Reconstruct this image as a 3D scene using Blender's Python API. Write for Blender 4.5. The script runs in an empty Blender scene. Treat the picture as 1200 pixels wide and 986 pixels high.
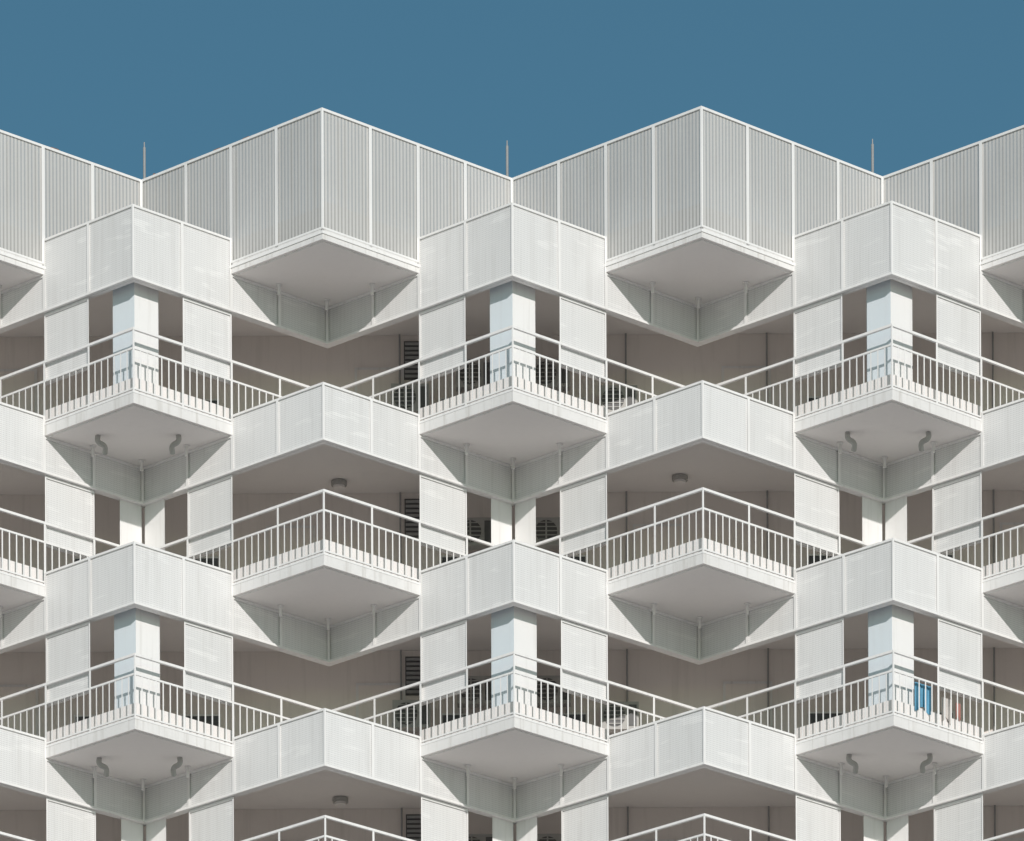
import bpy, bmesh, math, random
from mathutils import Vector, Matrix
random.seed(4)
scene=bpy.context.scene
S=3.49          # half period
PX=63.7
HOR=3730.0
ZC=1.6
DIST=146.8
R2=math.sqrt(2)
NP=3            # periods each side
SUN_EL=19; SUN_AZ=10
# ---------------------------------------------------------------- materials
def new_mat(name):
    m=bpy.data.materials.new(name); m.use_nodes=True
    nt=m.node_tree; b=nt.nodes['Principled BSDF']
    return m,nt,b
def N(nt,t,**k):
    n=nt.nodes.new(t)
    for a,v in k.items(): setattr(n,a,v)
    return n
def math_n(nt,op,a,b=None,c=None):
    n=N(nt,'ShaderNodeMath',operation=op)
    for i,v in enumerate((a,b,c)):
        if v is None: continue
        if isinstance(v,(int,float)): n.inputs[i].default_value=v
        else: nt.links.new(v,n.inputs[i])
    return n.outputs[0]
def mixc(nt,f,a,b):
    n=N(nt,'ShaderNodeMix',data_type='RGBA')
    if isinstance(f,(int,float)): n.inputs[0].default_value=f
    else: nt.links.new(f,n.inputs[0])
    for i,v in ((6,a),(7,b)):
        if isinstance(v,tuple): n.inputs[i].default_value=(*v,1)
        else: nt.links.new(v,n.inputs[i])
    return n.outputs[2]
def stretched(nt,scale,vec,lo,hi):
    g=N(nt,'ShaderNodeNewGeometry')
    mp=N(nt,'ShaderNodeMapping'); mp.inputs['Scale'].default_value=vec
    nt.links.new(g.outputs['Position'],mp.inputs[0])
    n2=N(nt,'ShaderNodeTexNoise'); n2.inputs['Scale'].default_value=scale; n2.inputs['Detail'].default_value=5
    nt.links.new(mp.outputs[0],n2.inputs['Vector'])
    r=N(nt,'ShaderNodeMapRange'); r.inputs[1].default_value=lo; r.inputs[2].default_value=hi
    nt.links.new(n2.outputs[0],r.inputs[0])
    return r.outputs[0]
def paint(name,c1,c2,scale=1.2,streak=0.5,rough=0.55,dirt=(0.45,0.42,0.38)):
    m,nt,b=new_mat(name); L=nt.links
    g=N(nt,'ShaderNodeNewGeometry')
    n1=N(nt,'ShaderNodeTexNoise'); n1.inputs['Scale'].default_value=scale; n1.inputs['Detail'].default_value=6
    L.new(g.outputs['Position'],n1.inputs['Vector'])
    col=mixc(nt,n1.outputs[0],c1,c2)
    f=math_n(nt,'MULTIPLY',stretched(nt,1.5,(7,7,.5),.52,.8),streak)
    col=mixc(nt,f,col,dirt)
    L.new(col,b.inputs['Base Color']); b.inputs['Roughness'].default_value=rough
    return m
M_white=paint('white_paint',(.86,.845,.835),(.81,.795,.785),streak=.25)
M_edge=paint('weathered_white_paint',(.83,.81,.80),(.70,.685,.67),scale=3,streak=.6)
M_soffit=paint('soffit_paint',(.85,.81,.79),(.81,.77,.75),scale=.8,streak=.06,rough=.8)
M_wall=paint('interior_wall_paint',(.82,.76,.715),(.76,.70,.66),scale=.7,streak=.25,rough=.8)
M_blue=paint('shade_tinted_post',(.73,.785,.82),(.69,.745,.785),streak=.1)  # bluish shade on the left faces of the corner posts, put into the colour
M_deck=paint('deck_concrete',(.64,.61,.59),(.56,.54,.52),rough=.9)
def perf(name,c1,c2,pitch,hole,tint,ribs=False,openf=.9):
    m,nt,b=new_mat(name); L=nt.links
    tc=N(nt,'ShaderNodeTexCoord'); sp=N(nt,'ShaderNodeSeparateXYZ'); L.new(tc.outputs['Object'],sp.inputs[0])
    x,z=sp.outputs[0],sp.outputs[2]
    u=math_n(nt,'MULTIPLY',x,R2/pitch)
    fu=math_n(nt,'SUBTRACT',math_n(nt,'FRACT',u),.5)
    fv=math_n(nt,'SUBTRACT',math_n(nt,'FRACT',math_n(nt,'MULTIPLY',z,1/pitch)),.5)
    if ribs:
        mask=math_n(nt,'LESS_THAN',math_n(nt,'ABSOLUTE',fu),hole)
    else:
        d=math_n(nt,'ADD',math_n(nt,'MULTIPLY',fu,fu),math_n(nt,'MULTIPLY',fv,fv))
        mask=math_n(nt,'LESS_THAN',d,hole*hole)
    pid=math_n(nt,'FLOOR',math_n(nt,'MULTIPLY',x,4/S))
    oi=N(nt,'ShaderNodeObjectInfo')
    wn=N(nt,'ShaderNodeTexWhiteNoise',noise_dimensions='2D')
    cb=N(nt,'ShaderNodeCombineXYZ'); L.new(pid,cb.inputs[0])
    zr=math_n(nt,'GREATER_THAN',z,-.69); L.new(cb.outputs[0],wn.inputs['Vector'])
    L.new(math_n(nt,'ADD',oi.outputs['Random'],math_n(nt,'MULTIPLY',zr,.37)),cb.inputs[1])
    n1=N(nt,'ShaderNodeTexNoise'); n1.inputs['Scale'].default_value=1.1; n1.inputs['Detail'].default_value=5
    g=N(nt,'ShaderNodeNewGeometry'); L.new(g.outputs['Position'],n1.inputs['Vector'])
    f=math_n(nt,'ADD',math_n(nt,'MULTIPLY',wn.outputs[0],tint),math_n(nt,'MULTIPLY',n1.outputs[0],1-tint))
    col=mixc(nt,f,c1,c2)
    if not ribs:
        # bright reflections painted into the panel colour as patches, wider than tall
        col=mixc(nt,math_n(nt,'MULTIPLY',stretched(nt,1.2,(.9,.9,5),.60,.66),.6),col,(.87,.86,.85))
    col=mixc(nt,math_n(nt,'MULTIPLY',stretched(nt,1.3,(5,5,.5),.5,.85),.3),col,(.45,.43,.41))
    L.new(b.outputs[0],nt.nodes['Material Output'].inputs[0]); b.inputs['Roughness'].default_value=.5
    if ribs:
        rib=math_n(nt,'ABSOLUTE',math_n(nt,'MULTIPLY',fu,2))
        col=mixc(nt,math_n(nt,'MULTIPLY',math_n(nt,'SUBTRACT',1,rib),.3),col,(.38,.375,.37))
        big=stretched(nt,.45,(1,1,1),.35,.7)
        col=mixc(nt,math_n(nt,'MULTIPLY',big,.4),col,(.48,.47,.45))
        tr=N(nt,'ShaderNodeBsdfTransparent'); mx=N(nt,'ShaderNodeMixShader')
        L.new(math_n(nt,'ADD',math_n(nt,'MULTIPLY',mask,openf),.10),mx.inputs[0]); L.new(b.outputs[0],mx.inputs[1]); L.new(tr.outputs[0],mx.inputs[2])
        L.new(mx.outputs[0],nt.nodes['Material Output'].inputs[0])
    else:
        # tiny perforations with the grey backing sheet behind them
        col=mixc(nt,math_n(nt,'MULTIPLY',mask,openf),col,(.36,.355,.35))
    L.new(col,b.inputs['Base Color'])
    return m
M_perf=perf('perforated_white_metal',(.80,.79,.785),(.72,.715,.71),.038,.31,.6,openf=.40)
M_screen=perf('ribbed_perforated_screen',(.72,.705,.69),(.59,.58,.565),.088,.20,.6,ribs=True,openf=.34)
def simple(name,c,rough=.6,metal=0):
    m,nt,b=new_mat(name)
    n=N(nt,'ShaderNodeTexNoise'); n.inputs['Scale'].default_value=9
    tc=N(nt,'ShaderNodeTexCoord'); nt.links.new(tc.outputs['Object'],n.inputs['Vector'])
    nt.links.new(mixc(nt,n.outputs[0],c,tuple(v*.75 for v in c)),b.inputs['Base Color'])
    b.inputs['Roughness'].default_value=rough; b.inputs['Metallic'].default_value=metal
    return m
M_dark=simple('dark_louvre',(.12,.12,.12))
M_pipe=simple('grey_pipe',(.36,.36,.36))
M_acw=simple('ac_casing',(.46,.45,.43))
M_glass=simple('window_glass',(.13,.14,.15),.08)
M_cblue=simple('blue_cloth',(.12,.34,.50),.9)
M_cred=simple('red_cloth',(.42,.20,.17),.9)
M_cpink=simple('pale_cloth',(.60,.56,.53),.9)
M_rust=simple('rusty_coping',(.30,.17,.12),.9)
MATS=[M_white,M_edge,M_soffit,M_wall,M_blue,M_deck,M_perf,M_screen,M_dark,M_pipe,M_acw,M_glass,M_cblue,M_cred,M_cpink,M_rust]
MI={m.name:i for i,m in enumerate(MATS)}
# ---------------------------------------------------------------- mesh tools
class MB:
    def __init__(s): s.bm=bmesh.new()
    def prism(s,bot,top,mat):
        vb=[s.bm.verts.new(p) for p in bot]; vt=[s.bm.verts.new(p) for p in top]
        i=MI[mat.name]; n=len(bot); fs=[]
        fs.append(s.bm.faces.new(vb[::-1])); fs.append(s.bm.faces.new(vt))
        for k in range(n):
            fs.append(s.bm.faces.new([vb[k],vb[(k+1)%n],vt[(k+1)%n],vt[k]]))
        for f in fs: f.material_index=i
    def box(s,x0,x1,y0,y1,z0,z1,mat):
        p=[(x0,y0),(x1,y0),(x1,y1),(x0,y1)]
        s.prism([(*q,z0) for q in p],[(*q,z1) for q in p],mat)
    def seg(s,ph,x0,x1,o0,o1,z0,z1,mat):
        """piece of wall following the zigzag of phase ph, offsets measured normal to facet"""
        d0,d1=zigseg(x0,x1,ph)
        p=[(x0,d0+o0*R2),(x1,d1+o0*R2),(x1,d1+o1*R2),(x0,d0+o1*R2)]
        s.prism([(*q,z0) for q in p],[(*q,z1) for q in p],mat)
    def cyl(s,c0,c1,r,mat,n=10):
        c0=Vector(c0);c1=Vector(c1); q=(c1-c0).to_track_quat('Z','Y')
        ring=[q@Vector((r*math.cos(2*math.pi*k/n),r*math.sin(2*math.pi*k/n),0)) for k in range(n)]
        s.prism([c0+v for v in ring],[c1+v for v in ring],mat)
    def obj(s,name,parent=None):
        me=bpy.data.meshes.new(name)
        bmesh.ops.recalc_face_normals(s.bm,faces=s.bm.faces)
        s.bm.to_mesh(me); s.bm.free()
        for m in MATS: me.materials.append(m)
        o=bpy.data.objects.new(name,me); scene.collection.objects.link(o)
        if parent: o.parent=parent
        return o
def zig(x,ph):
    if ph=='B': x=x-S
    t=(x+S)%(2*S)-S
    return abs(t)
def zigseg(x0,x1,ph):
    m=(x0+x1)/2; sl=1 if zig(m+1e-4,ph)>zig(m-1e-4,ph) else -1
    d=zig(m,ph)
    return d-sl*(x1-x0)/2, d+sl*(x1-x0)/2
XL=-2*NP*S; Q=S/4
NQ=int(round(-2*XL/Q))
def zoneA(x): return zig(x,'A')<S/2
YB=5.0
FLOOR=3.0
# ---------------------------------------------------------------- one storey
def storey(ph,ptop_convex,name):
    mb=MB(); other='B' if ph=='A' else 'A'
    fb=-.69
    for k in range(NQ):
        x0=XL+k*Q; x1=x0+Q; xm=(x0+x1)/2
        convex = zoneA(xm)==(ph=='A')
        ft = ptop_convex if convex else -.003
        fw=.024
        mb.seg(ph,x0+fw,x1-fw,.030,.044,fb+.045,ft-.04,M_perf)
        mb.seg(ph,x0,x1,0,.07,ft-.04,ft,M_white)
        mb.seg(ph,x0,x1,0,.07,fb,fb+.045,M_white)
        mb.seg(ph,x0,x0+fw,0,.066,fb+.045,ft-.04,M_white)
        mb.seg(ph,x1-fw,x1,0,.066,fb+.045,ft-.04,M_white)
        if not convex:
            mb.seg(ph,x0,x1,.075,.2,fb+.01,-.004,M_white)
        else:
            mb.seg(ph,x0,x1,.10,.2,fb+.01,-.004,M_white)
            mb.seg(ph,x0,x1,.12,.2,.224,ft-.1,M_white)
        off=.09 if convex else 0.0
        sb=0.0
        dz0,dz1=zigseg(x0,x1,ph if convex else other)
        a=(x0,dz0+off*R2); b=(x1,dz1+off*R2)
        def quad(ps,mat):
            f=mb.bm.faces.new([mb.bm.verts.new(p) for p in ps]); f.material_index=MI[mat.name]
        yb=13.0
        quad([(a[0],a[1],0),(b[0],b[1],0),(x1,yb,0),(x0,yb,0)],M_soffit)
        quad([(a[0],a[1],.22),(b[0],b[1],.22),(x1,yb,.22),(x0,yb,.22)],M_deck)
        quad([(a[0],a[1],0),(b[0],b[1],0),(b[0],b[1],.22),(a[0],a[1],.22)],M_edge)
        if not convex:
            mb.seg(other,x0,x1,-.008,.0,.19,.228,M_white)
            mb.seg(other,x0,x1,.07,.10,-.015,-.001,M_edge)
        dA=zig(xm,'A')
        if S/4<dA<S/2:
            zb=-FLOOR+1.0
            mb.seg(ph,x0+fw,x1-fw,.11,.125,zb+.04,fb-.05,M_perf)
            mb.seg(ph,x0,x1,.08,.14,zb,zb+.04,M_white)
            mb.seg(ph,x0,x1,.08,.14,fb-.05,fb-.004,M_white)
            mb.seg(ph,x0,x0+fw,.08,.138,zb+.04,fb-.05,M_white)
            mb.seg(ph,x1-fw,x1,.08,.138,zb+.04,fb-.05,M_white)
            mb.seg(ph,x0+.002,x1-.002,.145,.2,zb+.02,fb+.006,M_white)
        mb.box(x0,x1,YB,YB+.15,-FLOOR+.225,-.002,M_wall)
        zf=-FLOOR+.22
        zh=-FLOOR+1.41; zm=-FLOOR+1.05
        if convex: mb.seg(ph,x0,x1,.22,.32,zf+.003,zf+.36,M_soffit)
        mb.seg(ph,x0,x1,.02,.075,zh-.045,zh,M_white)
        mb.seg(ph,x0,x1,.03,.065,zm-.035,zm,M_white)
        mb.seg(ph,x0,x1,.03,.065,zf+.05,zf+.08,M_white)
        nb=7
        for j in range(1,nb):
            xx=x0+Q*j/nb
            mb.seg(ph,xx-.0105,xx+.0105,.036,.06,zf+.08,zm-.035,M_white)
        mb.seg(ph,x0,x0+.018,.025,.07,zf,zh-.045,M_white)
        mb.seg(ph,x1-.018,x1,.025,.07,zf,zh-.045,M_white)
    for n in range(-NP,NP+1):
        ax=n*2*S
        w=.42
        if ax-w>XL and ax+w<-XL:
            if ph=='A':
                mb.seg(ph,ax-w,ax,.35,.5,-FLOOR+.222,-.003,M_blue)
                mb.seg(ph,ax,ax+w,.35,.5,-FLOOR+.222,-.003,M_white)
            else:
                mb.seg(ph,ax-w,ax-.03,.12,.27,-FLOOR+.222,-.003,M_white)
                mb.seg(ph,ax+.03,ax+w,.12,.27,-FLOOR+.222,-.003,M_white)
            for sx in (-1,1):
                c=ax+sx*.98
                mb.box(c-.42,c+.42,YB-.03,YB-.002,-2.3,-1.2,M_white)
                mb.box(c-.38,c-.012,YB-.045,YB-.031,-2.26,-1.24,M_glass)
                mb.box(c+.012,c+.38,YB-.045,YB-.031,-2.26,-1.24,M_glass)
        bx=ax+S
        if bx+1<-XL:
            d=bx+(.95 if ph=='A' else -.75)
            mb.box(d-.47,d+.47,YB-.035,YB-.002,-FLOOR+.225,-.62,M_edge)
            mb.box(d-.42,d+.42,YB-.05,YB-.036,-FLOOR+.225,-.67,M_wall)
        for sx in (-1,1):
            lx=ax+sx*1.9
            if XL<lx-.3 and lx+.3<-XL and sx<0 and n==0:
                mb.box(lx-.17,lx+.17,YB-.03,YB-.003,-.85,-.12,M_dark)
                for q in range(8):
                    z=-.82+q*.088
                    mb.box(lx-.15,lx+.15,YB-.06,YB-.031,z,z+.05,M_pipe)
            px=ax+sx*2.15
            if XL<px<-XL and n in (0,1):
                mb.cyl((px,YB-.07,-FLOOR+.225),(px,YB-.07,-.01),.018,M_pipe,8)
    for n in range(-2*NP,2*NP+1):
        cx=n*S
        if (n%2==0)!=(ph=='B'): continue
        for dx,yy in ((-.87,2.3),(.87,2.3),(0,3.1)):
            if XL<cx+dx<-XL:
                mb.cyl((cx+dx,yy,-.2),(cx+dx,yy,-.002),.032,M_edge,8)
                mb.cyl((cx+dx,yy,-.03),(cx+dx,yy,-.003),.06,M_edge,10)
    return mb.obj(name)
building=bpy.data.objects.new('apartment_building',None); scene.collection.objects.link(building)
ZTOP=ZC+(HOR-279)/PX
top=storey('A',.66,'storey_top'); top.location.z=ZTOP; top.parent=building
sB=storey('B',.37,'storey_open_bay'); sA=storey('A',.455,'storey_screened_bay')
NS=18
for i in range(1,NS):
    src=sB if i%2 else sA
    if i<=2: o=src
    else:
        o=bpy.data.objects.new(src.name+'_copy',src.data); scene.collection.objects.link(o)
    o.location.z=ZTOP-i*FLOOR; o.parent=building
mb=MB()
mb.box(XL,-XL,YB+.16,12.9,0,ZTOP-.01,M_wall)
mb.box(XL-.2,XL-.005,1.7,13.0,0,ZTOP+.4,M_white)
mb.box(-XL+.005,-XL+.2,1.7,13.0,0,ZTOP+.4,M_white)
mb.box(XL,-XL,3.6,YB,0,ZTOP-NS*FLOOR-.01,M_edge)
mb.obj('core_walls',building)
# ---------------------------------------------------------------- roof screens
mb=MB()
rt=(279-125)/PX; rb=.10
for k in range(NQ):
    x0=XL+k*Q; x1=x0+Q; fw=.028
    mb.seg('B',x0+fw,x1-fw,.03,.04,rb+.05,rt-.045,M_screen)
    mb.seg('B',x0,x1,0,.07,rt-.045,rt,M_white)
    mb.seg('B',x0,x1,-.02,.07,rb,rb+.05,M_white)
    mb.seg('B',x0,x0+fw,0,.066,rb+.05,rt-.045,M_white)
    mb.seg('B',x1-fw,x1,0,.066,rb+.05,rt-.045,M_white)
    mb.seg('B',x0,x1,.30,.42,.224,.80+random.uniform(-.05,.08),M_white)
    for j in range(5):
        xx=x0+.1+j*.15+random.uniform(-.03,.03)
        mb.seg('B',xx,xx+.025,.10,.13,.3,rt-.1,M_edge)
    # patches of rust / torn sealant on the coping of the left-hand screens
    if -9<x0<-4:
        for j in range(random.choice((1,2,3))):
            xx=x0+random.uniform(.05,.6); l=random.uniform(.04,.14)
            mb.seg('B',xx,xx+l,.01,.06,rt+.001,rt+random.uniform(.012,.03),M_rust)
mb.box(XL+.1,-XL-.1,4.6,12.5,.225,.9,M_wall)
r=mb.obj('roof_screen',building); r.location.z=ZTOP
def elbow(x,y,z,sx,name):
    cu=bpy.data.curves.new(name,'CURVE'); cu.dimensions='3D'; cu.bevel_depth=.05; cu.bevel_resolution=3
    cu.use_fill_caps=True
    sp=cu.splines.new('BEZIER'); pts=[(0,0,0),(0,0,-.10),(sx*.12,.10,-.17),(sx*.12,.2,-.27)]
    sp.bezier_points.add(3)
    for p,c in zip(sp.bezier_points,pts): p.co=c; p.handle_left_type=p.handle_right_type='AUTO'
    cu.materials.append(M_acw)
    o=bpy.data.objects.new(name,cu); scene.collection.objects.link(o); o.location=(x,y,z); o.parent=building
for col in (-2*S,2*S):
    for i in (1,3):
        for sx in (-1,1):
            elbow(col+sx*.75,1.75,ZTOP-i*FLOOR-.002,-sx,'drain_elbow')
# ---------------------------------------------------------------- AC units
def acunit(x,y,z):
    mb=MB()
    w,h,d=.36,.26,.26
    mb.box(-w,w,0,d,-h,h,M_acw)
    mb.cyl((-.1,-.012,0),(-.1,-.001,0),.21,M_dark,24)
    for q in range(5):
        zz=-.16+q*.08
        hw=math.sqrt(max(.21**2-zz**2,0))
        mb.box(-.1-hw,-.1+hw,-.03,-.013,zz-.008,zz+.008,M_acw)
    mb.box(-.115,-.085,-.032,-.0135,-.2,.2,M_acw)
    mb.box(.17,.32,-.012,-.001,-.2,.2,M_dark)
    for sx in (-.28,.28):
        mb.box(sx-.02,sx+.02,-.02,.5,-h-.05,-h-.003,M_pipe)
    o=mb.obj('air_conditioner'); o.location=(x,y,z)
for i in (0,1,2,3):
    zb=ZTOP-i*FLOOR-.9
    acunit(-.72,4.5,zb); acunit(.72,4.5,zb)
for i in (0,2):
    acunit(-1.95,4.5,ZTOP-i*FLOOR-1.35)
    acunit(2.0,4.5,ZTOP-i*FLOOR-1.4)
for (x,y,i) in ((-3.3,4.3,1),(3.15,4.1,1),(-3.3,4.3,3)):
    mb=MB(); mb.cyl((0,0,-.09),(0,0,-.01),.15,M_acw,20); mb.cyl((0,0,-.14),(0,0,-.091),.11,M_soffit,20)
    o=mb.obj('ceiling_light'); o.location=(x,y,ZTOP-i*FLOOR)
for x in (-6.98,-.09,6.85):
    mb=MB(); mb.cyl((0,0,0),(0,0,2.6),.026,M_pipe,8); mb.cyl((0,0,0),(0,0,1.9),.04,M_pipe,8); mb.cyl((0,0,2.6),(0,0,2.7),.012,M_pipe,6)
    o=mb.obj('lightning_rod'); o.location=(x,4.75,ZTOP+.9)
def laundry(x,w,z0,z1,mat):
    bm=bmesh.new(); n=14; mrow=10
    grid=[]
    for a in range(n+1):
        row=[]
        for b in range(mrow+1):
            t=a/n; v=b/mrow
            xx=x+w*t*(1-.1*v*math.sin(3*t))
            yy=zig(x+w*t,'A')+.26+.03*math.sin(t*17)*v+.015*math.sin(t*31+v*3)
            row.append(bm.verts.new((xx,yy,z1+(z0-z1)*v*(1+.12*math.sin(t*7+x)))))
        grid.append(row)
    for a in range(n):
        for b in range(mrow):
            bm.faces.new([grid[a][b],grid[a+1][b],grid[a+1][b+1],grid[a][b+1]])
    me=bpy.data.meshes.new('laundry_towel'); bm.to_mesh(me); bm.free(); me.materials.append(mat)
    for p in me.polygons: p.use_smooth=True
    o=bpy.data.objects.new('laundry_towel',me); scene.collection.objects.link(o)
zb=ZTOP-2*FLOOR
laundry(2*S+.42,.32,zb-2.45,zb-1.98,M_cblue)
laundry(2*S+.95,.2,zb-2.5,zb-2.1,M_cpink)
laundry(2*S+1.22,.1,zb-2.4,zb-2.12,M_cred)
# ---------------------------------------------------------------- ground
mg,nt,b=new_mat('paving')
g=N(nt,'ShaderNodeNewGeometry')
br=N(nt,'ShaderNodeTexBrick'); br.inputs['Scale'].default_value=.8
br.inputs['Color1'].default_value=(.70,.635,.595,1); br.inputs['Color2'].default_value=(.65,.59,.555,1); br.inputs['Mortar'].default_value=(.4,.37,.35,1)
br.inputs['Mortar Size'].default_value=.01
nt.links.new(g.outputs['Position'],br.inputs['Vector']); nt.links.new(br.outputs[0],b.inputs['Base Color']); b.inputs['Roughness'].default_value=.9
bm=bmesh.new(); bmesh.ops.create_circle(bm,cap_ends=True,radius=3000,segments=64)
me=bpy.data.meshes.new('ground'); bm.to_mesh(me); bm.free(); me.materials.append(mg)
o=bpy.data.objects.new('ground',me); scene.collection.objects.link(o)
# ---------------------------------------------------------------- light
E=math.radians(SUN_EL); A=math.radians(SUN_AZ)
sd=Vector((math.cos(E)*math.sin(A),-math.cos(E)*math.cos(A),math.sin(E)))
sl=bpy.data.lights.new('sun','SUN'); sl.energy=3.2; sl.angle=math.radians(.6); sl.color=(1,.95,.92)
so=bpy.data.objects.new('sun',sl); scene.collection.objects.link(so); so.rotation_euler=sd.to_track_quat('Z','Y').to_euler()
w=bpy.data.worlds.new('World'); scene.world=w; w.use_nodes=True; nt=w.node_tree
bg=nt.nodes['Background']; sk=N(nt,'ShaderNodeTexSky'); sk.sky_type='NISHITA'; sk.sun_disc=False
sk.sun_elevation=E; sk.sun_rotation=math.pi-A; sk.altitude=0; sk.air_density=1; sk.dust_density=.8; sk.ozone_density=2
mx=N(nt,'ShaderNodeMix',data_type='RGBA',blend_type='MULTIPLY'); mx.inputs[0].default_value=1; mx.inputs[7].default_value=(.325,.515,.50,1)
nt.links.new(sk.outputs[0],mx.inputs[6]); nt.links.new(mx.outputs[2],bg.inputs[0]); bg.inputs[1].default_value=.12
# ---------------------------------------------------------------- camera
cam=bpy.data.cameras.new('camera'); co=bpy.data.objects.new('camera',cam); scene.collection.objects.link(co); scene.camera=co
cam.sensor_width=36; cam.sensor_fit='HORIZONTAL'; cam.lens=DIST*PX/1200*36
roll=math.radians(.25)
co.matrix_world=Matrix.Translation((0,-DIST,ZC))@Matrix.Rotation(math.pi/2,4,'X')@Matrix.Rotation(-roll,4,'Z')
cam.shift_y=(HOR-493)/1200; cam.shift_x=-(HOR-493)*math.sin(roll)/1200-.001
cam.clip_start=1; cam.clip_end=5000
scene.view_settings.view_transform='Standard'; scene.view_settings.look='None'; scene.view_settings.exposure=0
